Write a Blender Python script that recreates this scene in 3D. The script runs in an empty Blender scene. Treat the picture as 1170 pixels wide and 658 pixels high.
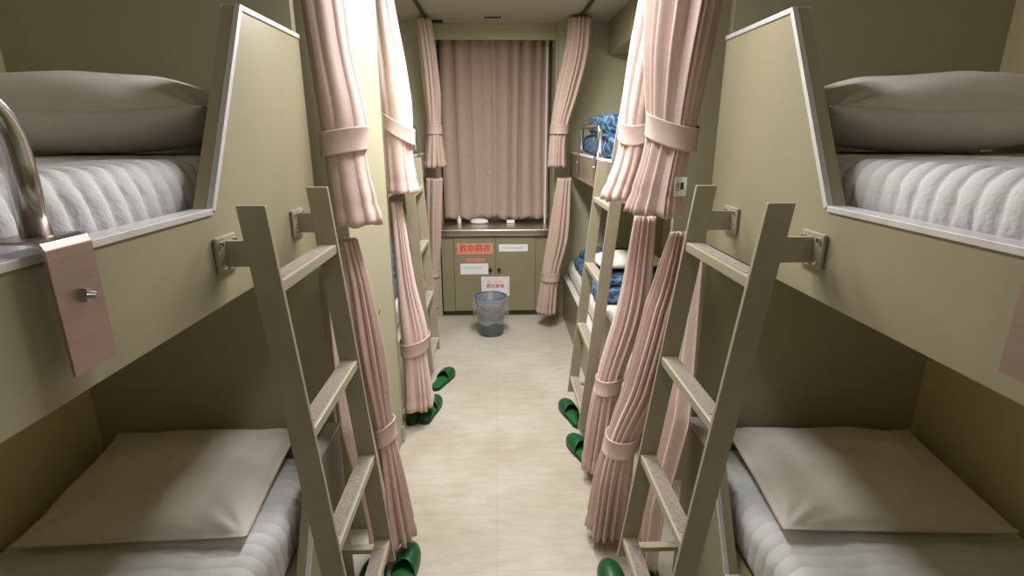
import bpy, bmesh, math, random
from mathutils import Vector, Matrix, noise
C = bpy.context.scene
COL = C.collection
PI = math.pi

# ------------------------------------------------------------------ materials
def lin(r, g, b):
    f = lambda c: (c/255/12.92) if c/255 <= .04045 else ((c/255+.055)/1.055)**2.4
    return (f(r), f(g), f(b), 1)

def mat(name, col, rough=.6, metal=0, bump=0, bscale=60, var=0, vscale=4, spec=.4, sheen=0, stretch=None, alpha=1, coat=0):
    m = bpy.data.materials.new(name); m.use_nodes = True
    nt = m.node_tree; N = nt.nodes; L = nt.links
    b = N['Principled BSDF']
    b.inputs['Base Color'].default_value = col
    b.inputs['Roughness'].default_value = rough
    b.inputs['Metallic'].default_value = metal
    b.inputs['Specular IOR Level'].default_value = spec
    b.inputs['Sheen Weight'].default_value = sheen
    b.inputs['Coat Weight'].default_value = coat
    tc = N.new('ShaderNodeTexCoord'); mp = N.new('ShaderNodeMapping')
    L.new(tc.outputs['Object'], mp.inputs['Vector'])
    if stretch: mp.inputs['Scale'].default_value = stretch
    if var:
        n = N.new('ShaderNodeTexNoise'); n.inputs['Scale'].default_value = vscale; n.inputs['Detail'].default_value = 5
        L.new(mp.outputs[0], n.inputs['Vector'])
        r = N.new('ShaderNodeMapRange'); r.inputs[1].default_value = .3; r.inputs[2].default_value = .7
        r.inputs[3].default_value = 1-var; r.inputs[4].default_value = 1+var
        L.new(n.outputs['Fac'], r.inputs[0])
        x = N.new('ShaderNodeVectorMath'); x.operation = 'SCALE'; x.inputs[0].default_value = col[:3]
        L.new(r.outputs[0], x.inputs['Scale']); L.new(x.outputs[0], b.inputs['Base Color'])
    if bump:
        n2 = N.new('ShaderNodeTexNoise'); n2.inputs['Scale'].default_value = bscale; n2.inputs['Detail'].default_value = 3
        L.new(mp.outputs[0], n2.inputs['Vector'])
        bp = N.new('ShaderNodeBump'); bp.inputs['Strength'].default_value = bump; bp.inputs['Distance'].default_value = .004
        L.new(n2.outputs['Fac'], bp.inputs['Height']); L.new(bp.outputs[0], b.inputs['Normal'])
    return m

M = {}
M['paint'] = mat('olive_paint', lin(172, 167, 140), .42, var=.035, vscale=3, bump=.05, bscale=90)
M['berth'] = mat('berth_paint', lin(164, 158, 131), .38, var=.04, vscale=3, bump=.04, bscale=120)
M['wallp'] = mat('wall_paint', lin(174, 171, 144), .5, var=.03, vscale=2, bump=.04, bscale=80)
M['inner'] = mat('inner_panel', lin(218, 208, 166), .55, var=.04, vscale=3)
M['ladder'] = mat('ladder_paint', lin(168, 162, 140), .36, var=.05, vscale=9, bump=.06, bscale=140)
M['grip'] = mat('grip_tape', lin(150, 138, 128), .95, var=.30, vscale=180, bump=.6, bscale=400)
M['ceil'] = mat('ceiling_paint', lin(168, 161, 144), .6, var=.03)
M['chrome'] = mat('polished_steel', (.62, .61, .60, 1), .20, 1, var=.05, vscale=20)
M['trim'] = mat('aluminium_trim', (.80, .80, .82, 1), .36, .35, var=.08, vscale=30)
M['plate'] = mat('brushed_plate', (.56, .47, .44, 1), .36, 1, var=.06, vscale=14, stretch=(1, 1, 14))  # pinkish tint paints in the curtains' reflection on the metal
M['steel'] = mat('counter_steel', (.62, .59, .56, 1), .28, 1, var=.10, vscale=9)
M['curtain'] = mat('pink_curtain', lin(220, 197, 189), .88, sheen=.15, bump=.10, bscale=500, var=.05, vscale=60, spec=.15)
M['curtain_dim'] = mat('pink_curtain_shaded', lin(186, 164, 150), .92, sheen=.1, bump=.15, bscale=350, var=.10, vscale=110, spec=.1)  # same cloth as the near curtains, far-end dimness put into the colour
M['band'] = mat('curtain_band', lin(219, 197, 189), .9, bump=.1, bscale=500, var=.04, vscale=60, spec=.12)
M['cotton'] = mat('white_cotton', lin(226, 222, 214), .85, bump=.12, bscale=260, var=.03, vscale=20, spec=.15)
M['quilt'] = mat('quilted_cotton', lin(222, 225, 226), .88, bump=.35, bscale=120, var=.03, vscale=30, spec=.12)
M['white'] = mat('white_plastic', lin(235, 233, 228), .35, var=.02)
M['paper'] = mat('paper', lin(236, 236, 236), .7, var=.02)
M['redpaper'] = mat('pink_notice_paper', lin(222, 150, 125), .7, var=.04, vscale=30)
M['redink'] = mat('red_ink', lin(196, 40, 48), .7, var=.02)
M['blueink'] = mat('faded_blue_ink', lin(165, 180, 200), .7, var=.02)
M['blackink'] = mat('black_ink', lin(60, 55, 55), .7, var=.02)
M['cab'] = mat('cabinet_paint', lin(140, 134, 106), .42, var=.05, vscale=5, bump=.05, bscale=100)
M['cabdark'] = mat('cabinet_plinth', lin(92, 84, 62), .5, var=.06)
M['green'] = mat('green_slipper', lin(8, 84, 44), .36, var=.08, vscale=30, spec=.5)
M['insole'] = mat('green_insole', lin(12, 98, 40), .6, bump=.4, bscale=200, var=.08, vscale=90)
M['sole'] = mat('dark_sole', lin(38, 52, 38), .6, var=.1, vscale=30)
M['bin'] = mat('grey_bin', lin(92, 104, 108), .35, var=.05, vscale=12)
M['binrim'] = mat('blue_bin_rim', lin(52, 84, 112), .35, var=.05, vscale=12)
M['dark'] = mat('dark_void', lin(34, 30, 24), .8, var=.05)
M['black'] = mat('black_rail', lin(48, 42, 36), .45, var=.05)
M['brownboard'] = mat('brown_board', lin(130, 118, 100), .35, var=.08, vscale=8, coat=.2)

def blanket_mat():
    m = mat('blue_blanket', lin(48, 88, 130), .5)
    nt = m.node_tree; N = nt.nodes; L = nt.links
    tc = N.new('ShaderNodeTexCoord'); w = N.new('ShaderNodeTexWave'); w.wave_type = 'RINGS'
    w.inputs['Scale'].default_value = 9; w.inputs['Distortion'].default_value = 12; w.inputs['Detail'].default_value = 2
    w.inputs['Detail Scale'].default_value = 1.4
    L.new(tc.outputs['Object'], w.inputs['Vector'])
    r = N.new('ShaderNodeValToRGB'); e = r.color_ramp.elements
    e[0].position = .1; e[0].color = lin(40, 68, 96)
    e[1].position = .95; e[1].color = lin(104, 138, 162)
    k = e.new(.6); k.color = lin(56, 94, 128)
    L.new(w.outputs['Fac'], r.inputs[0]); L.new(r.outputs[0], N['Principled BSDF'].inputs['Base Color'])
    return m
M['blanket'] = blanket_mat()

def floor_mat():
    m = mat('vinyl_tiles', lin(214, 206, 186), .33, spec=.4)
    nt = m.node_tree; N = nt.nodes; L = nt.links; b = N['Principled BSDF']
    tc = N.new('ShaderNodeTexCoord')
    mp = N.new('ShaderNodeMapping'); mp.inputs['Scale'].default_value = (1.4, 5, 1); L.new(tc.outputs['Object'], mp.inputs[0])
    n1 = N.new('ShaderNodeTexNoise'); n1.inputs['Scale'].default_value = 5; n1.inputs['Detail'].default_value = 7; n1.inputs['Roughness'].default_value = .65
    L.new(mp.outputs[0], n1.inputs['Vector'])
    r = N.new('ShaderNodeValToRGB'); e = r.color_ramp.elements
    e[0].position = .28; e[0].color = lin(184, 177, 162); e[1].position = .62; e[1].color = lin(199, 194, 181)
    L.new(n1.outputs['Fac'], r.inputs[0])
    n2 = N.new('ShaderNodeTexNoise'); n2.inputs['Scale'].default_value = 1.7; n2.inputs['Detail'].default_value = 3
    L.new(tc.outputs['Object'], n2.inputs['Vector'])
    r2 = N.new('ShaderNodeValToRGB'); e = r2.color_ramp.elements
    e[0].position = .38; e[0].color = (.82, .79, .73, 1); e[1].position = .6; e[1].color = (1, 1, 1, 1)
    L.new(n2.outputs['Fac'], r2.inputs[0])
    mx = N.new('ShaderNodeMix'); mx.data_type = 'RGBA'; mx.blend_type = 'MULTIPLY'; mx.inputs[0].default_value = .8
    L.new(r.outputs[0], mx.inputs[6]); L.new(r2.outputs[0], mx.inputs[7])
    # scuff specks
    v = N.new('ShaderNodeTexVoronoi'); v.inputs['Scale'].default_value = 7
    n3 = N.new('ShaderNodeTexNoise'); n3.inputs['Scale'].default_value = 60; L.new(tc.outputs['Object'], n3.inputs['Vector'])
    mixv = N.new('ShaderNodeVectorMath'); mixv.operation = 'MULTIPLY_ADD'
    L.new(n3.outputs['Color'], mixv.inputs[0]); mixv.inputs[1].default_value = (.05, .02, 0); L.new(tc.outputs['Object'], mixv.inputs[2])
    L.new(mixv.outputs[0], v.inputs['Vector'])
    lt = N.new('ShaderNodeMath'); lt.operation = 'LESS_THAN'; lt.inputs[1].default_value = .045; L.new(v.outputs['Distance'], lt.inputs[0])
    mulk = N.new('ShaderNodeMath'); mulk.operation = 'MULTIPLY'; mulk.inputs[1].default_value = .35; L.new(lt.outputs[0], mulk.inputs[0])
    m3 = N.new('ShaderNodeMix'); m3.data_type = 'RGBA'; m3.inputs[7].default_value = lin(120, 108, 90)
    L.new(mulk.outputs[0], m3.inputs[0]); L.new(mx.outputs[2], m3.inputs[6])
    # tile joints
    bk = N.new('ShaderNodeTexBrick'); bk.offset = 0; bk.inputs['Scale'].default_value = 1
    bk.inputs['Brick Width'].default_value = .45; bk.inputs['Row Height'].default_value = .45
    bk.inputs['Mortar Size'].default_value = .0016; bk.inputs['Color1'].default_value = (1, 1, 1, 1); bk.inputs['Color2'].default_value = (.97, .97, .96, 1)
    bk.inputs['Mortar'].default_value = (.86, .83, .78, 1)
    mp2 = N.new('ShaderNodeMapping'); mp2.inputs['Location'].default_value = (.07, .12, 0); L.new(tc.outputs['Object'], mp2.inputs[0]); L.new(mp2.outputs[0], bk.inputs['Vector'])
    m4 = N.new('ShaderNodeMix'); m4.data_type = 'RGBA'; m4.blend_type = 'MULTIPLY'; m4.inputs[0].default_value = .8
    L.new(m3.outputs[2], m4.inputs[6]); L.new(bk.outputs['Color'], m4.inputs[7])
    L.new(m4.outputs[2], b.inputs['Base Color'])
    bp = N.new('ShaderNodeBump'); bp.inputs['Strength'].default_value = .10; bp.inputs['Distance'].default_value = .002
    L.new(n1.outputs['Fac'], bp.inputs['Height']); L.new(bp.outputs[0], b.inputs['Normal'])
    return m
M['floor'] = floor_mat()

def liner_mat():
    m = bpy.data.materials.new('clear_bag'); m.use_nodes = True
    nt = m.node_tree; N = nt.nodes; L = nt.links
    b = N['Principled BSDF']; b.inputs['Base Color'].default_value = lin(205, 208, 205); b.inputs['Roughness'].default_value = .12
    b.inputs['Alpha'].default_value = .30
    tc = N.new('ShaderNodeTexCoord'); n = N.new('ShaderNodeTexNoise'); n.inputs['Scale'].default_value = 22; n.inputs['Detail'].default_value = 4
    L.new(tc.outputs['Object'], n.inputs['Vector'])
    bp = N.new('ShaderNodeBump'); bp.inputs['Strength'].default_value = .9; bp.inputs['Distance'].default_value = .02
    L.new(n.outputs['Fac'], bp.inputs['Height']); L.new(bp.outputs[0], b.inputs['Normal'])
    return m
M['liner'] = liner_mat()

# ------------------------------------------------------------------ helpers
def link_mesh(name, bm, m, parent=None, smooth=False, angle=None):
    me = bpy.data.meshes.new(name)
    bmesh.ops.recalc_face_normals(bm, faces=bm.faces)
    if parent is not None:
        bm.transform(parent.matrix_basis.inverted())
    bm.to_mesh(me); bm.free()
    o = bpy.data.objects.new(name, me); COL.objects.link(o)
    me.materials.append(M[m] if isinstance(m, str) else m)
    if smooth:
        for p in me.polygons: p.use_smooth = True
    if parent is not None: o.parent = parent
    return o

def child(name, bm, m, parent, smooth=False, label=None):
    """mesh given in world coordinates; parent is an unrotated empty or a part under one"""
    off = Vector((0, 0, 0)); p = parent
    while p is not None:
        off += p.location; p = p.parent
    bmesh.ops.translate(bm, verts=bm.verts, vec=-off)
    bmesh.ops.recalc_face_normals(bm, faces=bm.faces)
    me = bpy.data.meshes.new(name); bm.to_mesh(me); bm.free()
    o = bpy.data.objects.new(name, me); COL.objects.link(o)
    me.materials.append(M[m] if isinstance(m, str) else m)
    if smooth:
        for q in me.polygons: q.use_smooth = True
    o.parent = parent
    if label: o['label'] = label
    return o

def thing(name, label, cat, loc, group=None):
    o = bpy.data.objects.new(name, None); COL.objects.link(o)
    o.location = loc; o.empty_display_size = .05
    o['label'] = label; o['category'] = cat
    if group: o['group'] = group
    return o

def tag(o, label, cat, group=None):
    o['label'] = label; o['category'] = cat
    if group: o['group'] = group
    return o

def solo(name, bm, m, label, cat, group=None, smooth=False):
    """a one-mesh thing, origin at the centre of its base"""
    xs = [v.co.x for v in bm.verts]; ys = [v.co.y for v in bm.verts]; zs = [v.co.z for v in bm.verts]
    c = Vector(((min(xs)+max(xs))/2, (min(ys)+max(ys))/2, min(zs)))
    bmesh.ops.translate(bm, verts=bm.verts, vec=-c)
    o = link_mesh(name, bm, m, smooth=smooth); o.location = c
    return tag(o, label, cat, group)

def struct(name, bm, m, smooth=False):
    o = link_mesh(name, bm, m, smooth=smooth); o['kind'] = 'structure'; return o

def box(bm, x0, x1, y0, y1, z0, z1, bev=0, seg=2):
    b2 = bmesh.new(); bmesh.ops.create_cube(b2, size=1)
    for v in b2.verts:
        v.co = Vector(((x0+x1)/2+v.co.x*(x1-x0), (y0+y1)/2+v.co.y*(y1-y0), (z0+z1)/2+v.co.z*(z1-z0)))
    if bev: bmesh.ops.bevel(b2, geom=b2.edges[:], offset=bev, segments=seg, profile=.5, affect='EDGES')
    me = bpy.data.meshes.new('t'); b2.to_mesh(me); b2.free(); bm.from_mesh(me); bpy.data.meshes.remove(me)
    return bm

def B(*a, **k): return box(bmesh.new(), *a, **k)

def prism(bm, pts, axis, a0, a1, bev=0):
    """extrude polygon pts (two coordinates) along axis ('x': pts are y,z; 'y': pts are x,z; 'z': x,y)"""
    b2 = bmesh.new()
    def P(p, a):
        return {'x': (a, p[0], p[1]), 'y': (p[0], a, p[1]), 'z': (p[0], p[1], a)}[axis]
    A = [b2.verts.new(P(p, a0)) for p in pts]; D = [b2.verts.new(P(p, a1)) for p in pts]
    n = len(pts)
    b2.faces.new(A); b2.faces.new(D[::-1])
    for i in range(n): b2.faces.new((A[i], A[(i+1) % n], D[(i+1) % n], D[i]))
    bmesh.ops.recalc_face_normals(b2, faces=b2.faces)
    if bev: bmesh.ops.bevel(b2, geom=b2.edges[:], offset=bev, segments=2, profile=.5, affect='EDGES')
    me = bpy.data.meshes.new('t'); b2.to_mesh(me); b2.free(); bm.from_mesh(me); bpy.data.meshes.remove(me)
    return bm

def cyl(bm, p0, p1, r0, r1=None, n=20):
    r1 = r0 if r1 is None else r1
    p0 = Vector(p0); p1 = Vector(p1); d = (p1-p0).normalized()
    u = d.orthogonal().normalized(); w = d.cross(u)
    A = []; D = []
    for i in range(n):
        t = 2*PI*i/n; e = u*math.cos(t)+w*math.sin(t)
        A.append(bm.verts.new(p0+e*r0)); D.append(bm.verts.new(p1+e*r1))
    bm.faces.new(A[::-1]); bm.faces.new(D)
    for i in range(n): bm.faces.new((A[i], A[(i+1) % n], D[(i+1) % n], D[i]))
    return bm

def tube(bm, pts, r, n=16):
    pts = [Vector(p) for p in pts]; rings = []; u = None
    for i, p in enumerate(pts):
        d = (pts[min(i+1, len(pts)-1)]-pts[max(i-1, 0)]).normalized()
        if u is None: u = d.orthogonal().normalized()
        u = (u-d*u.dot(d)).normalized(); w = d.cross(u)
        rings.append([bm.verts.new(p+(u*math.cos(2*PI*k/n)+w*math.sin(2*PI*k/n))*r) for k in range(n)])
    for a, b in zip(rings, rings[1:]):
        for k in range(n): bm.faces.new((a[k], a[(k+1) % n], b[(k+1) % n], b[k]))
    bm.faces.new(rings[0][::-1]); bm.faces.new(rings[-1])
    return bm

def roundpath(pts, r, seg=8):
    pts = [Vector(p) for p in pts]; out = [pts[0]]
    for a, b, c in zip(pts, pts[1:], pts[2:]):
        d0 = (a-b).normalized(); d1 = (c-b).normalized()
        s = b+d0*r; e = b+d1*r
        for i in range(seg+1):
            t = i/seg; out.append((1-t)**2*s+2*t*(1-t)*b+t*t*e)
    out.append(pts[-1]); return out

def cap_strip(bm, pts, th, x0, x1, bev=.001):
    """metal capping that follows the polyline pts (y,z); th = depth below the edge (to the right of travel)"""
    n = len(pts); off = []
    for i in range(n):
        P = Vector(pts[i])
        ds = []
        if i > 0: ds.append((P-Vector(pts[i-1])).normalized())
        if i < n-1: ds.append((Vector(pts[i+1])-P).normalized())
        ns = [Vector((d.y, -d.x)) for d in ds]
        nn = sum(ns, Vector((0, 0))).normalized()
        off.append(P+nn*(th/max(.3, nn.dot(ns[0]))))
    for i in range(n-1):
        prism(bm, [tuple(pts[i]), tuple(pts[i+1]), tuple(off[i+1]), tuple(off[i])], 'x', x0, x1)
    return bm

# ------------------------------------------------------------------ dimensions
ZC = 2.54          # ceiling
XW = 1.46          # outer walls
X1 = .614          # side plane of the near berths
YH = 1.66          # head wall of the near berths
YB = 5.26

# ------------------------------------------------------------------ setting
struct('floor', B(-XW-.06, XW+.06, -1.5, YB+.06, -.06, 0), 'floor')
struct('ceiling', B(-XW-.06, XW+.06, -1.5, YB+.06, ZC, ZC+.06), 'ceil')
struct('wall_left', B(-XW-.06, -XW, -1.5, YB+.06, 0, ZC), 'inner')
struct('wall_right', B(XW, XW+.06, -1.5, YB+.06, 0, ZC), 'inner')
struct('wall_back', B(-XW, XW, YB, YB+.06, 0, ZC), 'wallp')
struct('wall_front', B(-XW, XW, -1.5, -1.44, 0, ZC), 'brownboard')
# block between the two left berths: a recess for the curtain, then a flush wall to the aisle
b = bmesh.new()
box(b, -XW, -.635, YH, YH+.03, 0, ZC); box(b, -XW, -.60, 1.93, 2.64, 0, ZC, bev=.004)
struct('wall_left_block', b, 'wallp')
b = bmesh.new()
box(b, .635, XW, YH, YH+.03, 0, ZC); box(b, .70, XW, 2.23, 2.26, 0, ZC, bev=.004)
struct('wall_right_block', b, 'wallp')
# end walls beside the window alcove
struct('wall_alcove_left', B(-XW, -.585, 4.74, YB, 0, ZC, bev=.003), 'wallp')
struct('wall_alcove_right', B(.45, XW, 4.74, YB, 0, ZC, bev=.003), 'wallp')
struct('trim_1', B(-.585, .45, 4.80, 4.84, 2.425, ZC, bev=.002), 'wallp')          # valance over the alcove
struct('trim_2', B(.443, .455, 4.715, 4.742, .84, 2.43, bev=.001), 'wallp')        # pale edge strip of the alcove
struct('trim_3', B(-XW, -.585, 4.72, 4.745, 2.46, ZC, bev=.002), 'wallp')
struct('trim_4', B(.45, XW, 4.70, 4.745, 2.46, ZC, bev=.002), 'wallp')
# metal skirting foot of the block
b = bmesh.new()
box(b, -.74, -.585, 2.60, 2.655, 0, .10, bev=.003)
struct('baseboard_left', b, 'steel')
struct('trim_5', B(-.612, -.596, 2.628, 2.650, .10, ZC, bev=.002), 'steel')          # corner bead
# seams of the inner panels
for s, sd in ((-1, 5), (1, 7)):
    b = bmesh.new()
    for yy in (1.05, .35):
        box(b, min(s*XW, s*(XW-.006)), max(s*XW, s*(XW-.006)), yy, yy+.03, 0, 1.31)
    box(b, min(s*XW, s*(XW-.012)), max(s*XW, s*(XW-.012)), YH-.012, YH, 0, 1.31)
    struct('trim_%d' % (6 if s < 0 else 7), b, 'inner')
# window behind the curtain
w = bpy.data.objects.new('window_1', None); COL.objects.link(w); w.location = (-.07, 5.25, 1.2); w['kind'] = 'structure'
b = bmesh.new()
for a in ((-.50, -.46, 1.15, 2.05), (.32, .36, 1.15, 2.05), (-.46, .32, 1.15, 1.19), (-.46, .32, 2.01, 2.05)):
    box(b, a[0], a[1], 5.225, 5.262, a[2], a[3], bev=.003)
child('window_frame', b, 'white', w)
child('pane', B(-.46, .32, 5.245, 5.255, 1.19, 2.01), 'dark', w)

# curtain tracks on the ceiling
for s, nm in ((-1, 'left'), (1, 'right')):
    b = bmesh.new(); x = -.60 if s < 0 else .60
    box(b, x-.011, x+.011, -1.2, 4.66, ZC-.022, ZC-.001, bev=.002)
    if s < 0: box(b, -.60, -.48, 4.63, 4.66, ZC-.022, ZC-.001, bev=.002)
    solo('curtain_track', b, 'black', 'thin dark ceiling track running above the %s berths' % nm, 'curtain track')
# ceiling vent
t = thing('ceiling_vent', 'small brownish slotted vent in the ceiling near the valance', 'vent', (-.08, 4.48, ZC-.012))
child('frame', B(-.16, 0, 4.445, 4.515, ZC-.010, ZC-.001, bev=.003), 'steel', t)
for k in range(3): child('slot', B(-.145, -.015, 4.458+.018*k, 4.468+.018*k, ZC-.013, ZC-.008), 'dark', t)
# ceiling lamps (out of the frame): main light over the aisle, near and rear ones added as fill
for yy, hw, hl, P, nm, colr in ((2.40, .13, .29, 1, 'over the middle of the aisle', None), (1.62, .13, .29, 1, 'added over the near ladders as fill', None), (3.28, .13, .33, 1, 'over the aisle between the far berths', None), (-.75, .10, .25, 0, 'added behind the camera as fill', None)):
    t = thing('ceiling_lamp', 'flat white ceiling lamp %s' % nm, 'lamp', (0, yy, ZC-.05))
    b = bmesh.new()
    box(b, -hw-.02, hw+.02, yy-hl-.02, yy+hl+.02, ZC-.02, ZC, bev=.004)
    box(b, -hw-.02, -hw, yy-hl-.02, yy+hl+.02, ZC-.05, ZC-.02); box(b, hw, hw+.02, yy-hl-.02, yy+hl+.02, ZC-.05, ZC-.02)
    box(b, -hw, hw, yy-hl-.02, yy-hl, ZC-.05, ZC-.02); box(b, -hw, hw, yy+hl, yy+hl+.02, ZC-.05, ZC-.02)
    child('housing', b, 'white', t)

# ------------------------------------------------------------------ berths
def flip(pts, near):  # mirror along the aisle for berths whose head end is the near end
    return pts

def berth(level, s, X, y0, y1, head, e, label, yw, bm_='berth'):
    """head='far' or 'near': end with the privacy panel. e = end of panel by the head wall; yw: outer wall x"""
    zb, zt, zp = (1.318, 1.512, 1.925) if level == 'upper' else (.0, .40, .69)
    run_t, run_s = (.358, .242) if level == 'upper' else (.235, .17)
    d = -1 if head == 'far' else 1
    open_end = y0 if head == 'far' else y1
    a = e+d*run_t; c = a+d*run_s
    poly = [(open_end, zb), (e, zb), (e, zp), (a, zp), (c, zt), (open_end, zt)]
    xi = X+.036
    xs = lambda p, q: (min(s*p, s*q), max(s*p, s*q))
    base = thing(level+'_berth', label, 'bunk bed', (s*X, (y0+y1)/2, zb))
    b = bmesh.new(); x0, x1 = xs(X, xi); prism(b, poly, 'x', x0, x1, bev=.0015)
    child('side_board', b, bm_, base)
    path = [(c, zt+.001), (a, zp+.001)]
    if head == 'near': path = path[::-1]
    b = bmesh.new(); x0, x1 = xs(X-.003, X+.009)
    cap_strip(b, path if head == 'far' else path, .012, x0, x1)
    xa, xb_ = xs(X-.0035, X+.039)
    yy = sorted((e, a)); box(b, xa, xb_, yy[0], yy[1], zp-.010, zp+.0015, bev=.001)
    yy = sorted((open_end, c)); box(b, xa, xb_, yy[0], yy[1], zt-.010, zt+.0015, bev=.001)
    child('metal_edging', b, 'trim', base)
    b = bmesh.new(); x0, x1 = xs(xi, yw-.002)
    z0 = 1.322 if level == 'upper' else .355
    box(b, x0, x1, y0+.002, y1-.002, z0, z0+.03)
    child('deck', b, 'inner', base)
    if level == 'lower':
        b = bmesh.new(); x0, x1 = xs(X-.004, X)
        return base
    return base

BX = XW
bUL = berth('upper', -1, X1, -.40, YH-.002, 'far', 1.645, 'upper berth at the near left with olive board and metal edging', BX)
bUR = berth('upper', 1, X1, -.40, YH-.002, 'far', 1.645, 'upper berth at the near right with olive board and metal edging', BX)
bLL = berth('lower', -1, X1, -.40, YH-.002, 'far', 1.645, 'lower berth at the near left with slanted olive end panel', BX)
bLR = berth('lower', 1, X1, -.40, YH-.002, 'far', 1.645, 'lower berth at the near right with slanted olive end panel', BX)
bUL2 = berth('upper', -1, .665, 2.66, 4.735, 'near', 2.67, 'upper berth at the far left behind the wall block', BX)
bLL2 = berth('lower', -1, .69, 2.66, 4.735, 'near', 2.67, 'lower berth at the far left behind the wall block', BX)
bUR2 = berth('upper', 1, .585, 2.28, 4.735, 'near', 2.40, 'upper berth at the far right holding folded blue blankets', BX, 'brownboard')
bLR2 = berth('lower', 1, .555, 2.28, 4.735, 'near', 2.60, 'lower berth at the far right with white sheet and pillow', BX, 'brownboard')

# ------------------------------------------------------------------ mattresses
def mattress(name, x0, x1, y0, y1, z0, z1, label, pitch=.042, amp=.0085, wav=.012, dy=.0036, blocky=False, m='quilt', r=.055, seed=0):
    bm = bmesh.new(); W = x1-x0; H = z1-z0; r = min(r, H/2-.001)
    sec = []
    def arc(cx, cz, a0, a1, n=9):
        for i in range(n):
            t = a0+(a1-a0)*i/(n-1); sec.append((cx+r*math.cos(t), cz+r*math.sin(t), math.cos(t), math.sin(t)))
    arc(x0+r, z0+r, 1.5*PI, PI)
    nz = 4
    for i in range(1, nz): sec.append((x0, z0+r+(H-2*r)*i/nz, -1, 0))
    arc(x0+r, z1-r, PI, PI/2)
    nx = int((W-2*r)/.012)
    for i in range(1, nx): sec.append((x0+r+(W-2*r)*i/nx, z1, 0, 1))
    arc(x1-r, z1-r, PI/2, 0)
    for i in range(1, nz): sec.append((x1, z1-r-(H-2*r)*i/nz, 1, 0))
    arc(x1-r, z0+r, 0, -PI/2)
    ny = int((y1-y0)/dy); rings = []
    s = 0; acc = []
    for i, q in enumerate(sec):
        if i: s += math.hypot(q[0]-sec[i-1][0], q[1]-sec[i-1][1])
        acc.append(s)
    for j in range(ny+1):
        y = y0+(y1-y0)*j/ny
        ed = min(1, min(y-y0, y1-y)/.04); inset = (1-math.sqrt(max(0, 1-(1-ed)**2)))*.03
        ring = []
        for (x, z, nx_, nz_), a in zip(sec, acc):
            ph = y+wav*math.sin(2*PI*a/.21+seed)+.3*wav*math.sin(2*PI*a/.09)
            h = abs(math.sin(PI*ph/pitch))**.42
            if blocky:
                k = math.floor(ph/pitch); g = abs(math.sin(PI*(a/.085+.5*(k % 2))))**.35
                h = h*(.45+.55*g)
            n = noise.noise(Vector((x*28, y*28, z*28+seed)))*.0018+noise.noise(Vector((x*7, y*7, z*7+seed)))*.004
            up = max(0, nz_) if nz_ >= 0 else 0
            dd = amp*(h-.6)*(1 if nz_ > -.2 else 0)+n-inset
            ring.append(bm.verts.new((x+nx_*dd, y, z+nz_*dd)))
        rings.append(ring)
    n = len(sec)
    for a, b_ in zip(rings, rings[1:]):
        for k in range(n): bm.faces.new((a[k], a[(k+1) % n], b_[(k+1) % n], b_[k]))
    bm.faces.new(rings[0][::-1]); bm.faces.new(rings[-1])
    o = solo(name, bm, m, label, 'mattress', smooth=True)
    return o

mattress('mattress', .682, 1.44, -.35, 1.645, 1.353, 1.600, 'white quilted mattress on the near right upper berth', seed=1)
mattress('mattress', -1.44, -.682, -.35, 1.645, 1.353, 1.600, 'white quilted mattress on the near left upper berth', seed=2)
mattress('mattress', .682, 1.44, -.35, 1.645, .386, .565, 'white quilted mattress on the near right lower berth', seed=3, blocky=True, amp=.006, pitch=.042, wav=.005)
mattress('mattress', -1.44, -.682, -.35, 1.645, .386, .565, 'white quilted mattress on the near left lower berth', seed=4, blocky=True, amp=.008, pitch=.042, wav=.005)
mattress('mattress', .625, 1.44, 2.30, 4.725, 1.353, 1.50, 'mattress under blue blankets on the far right upper berth', seed=5, dy=.03, amp=.0008, pitch=.2)
mattress('mattress', .595, 1.44, 2.30, 4.725, .386, .55, 'flat white mattress under a blue blanket on the far right lower berth', seed=6, dy=.03, amp=.0008, pitch=.2, m='cotton')
mattress('mattress', -1.44, -.71, 2.68, 4.725, 1.353, 1.50, 'mattress under a blanket on the far left upper berth', seed=7, dy=.03, amp=.0008, pitch=.2)
mattress('mattress', -1.44, -.735, 2.68, 4.725, .386, .55, 'flat white mattress on the far left lower berth', seed=8, dy=.03, amp=.0008, pitch=.2, m='cotton')

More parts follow.
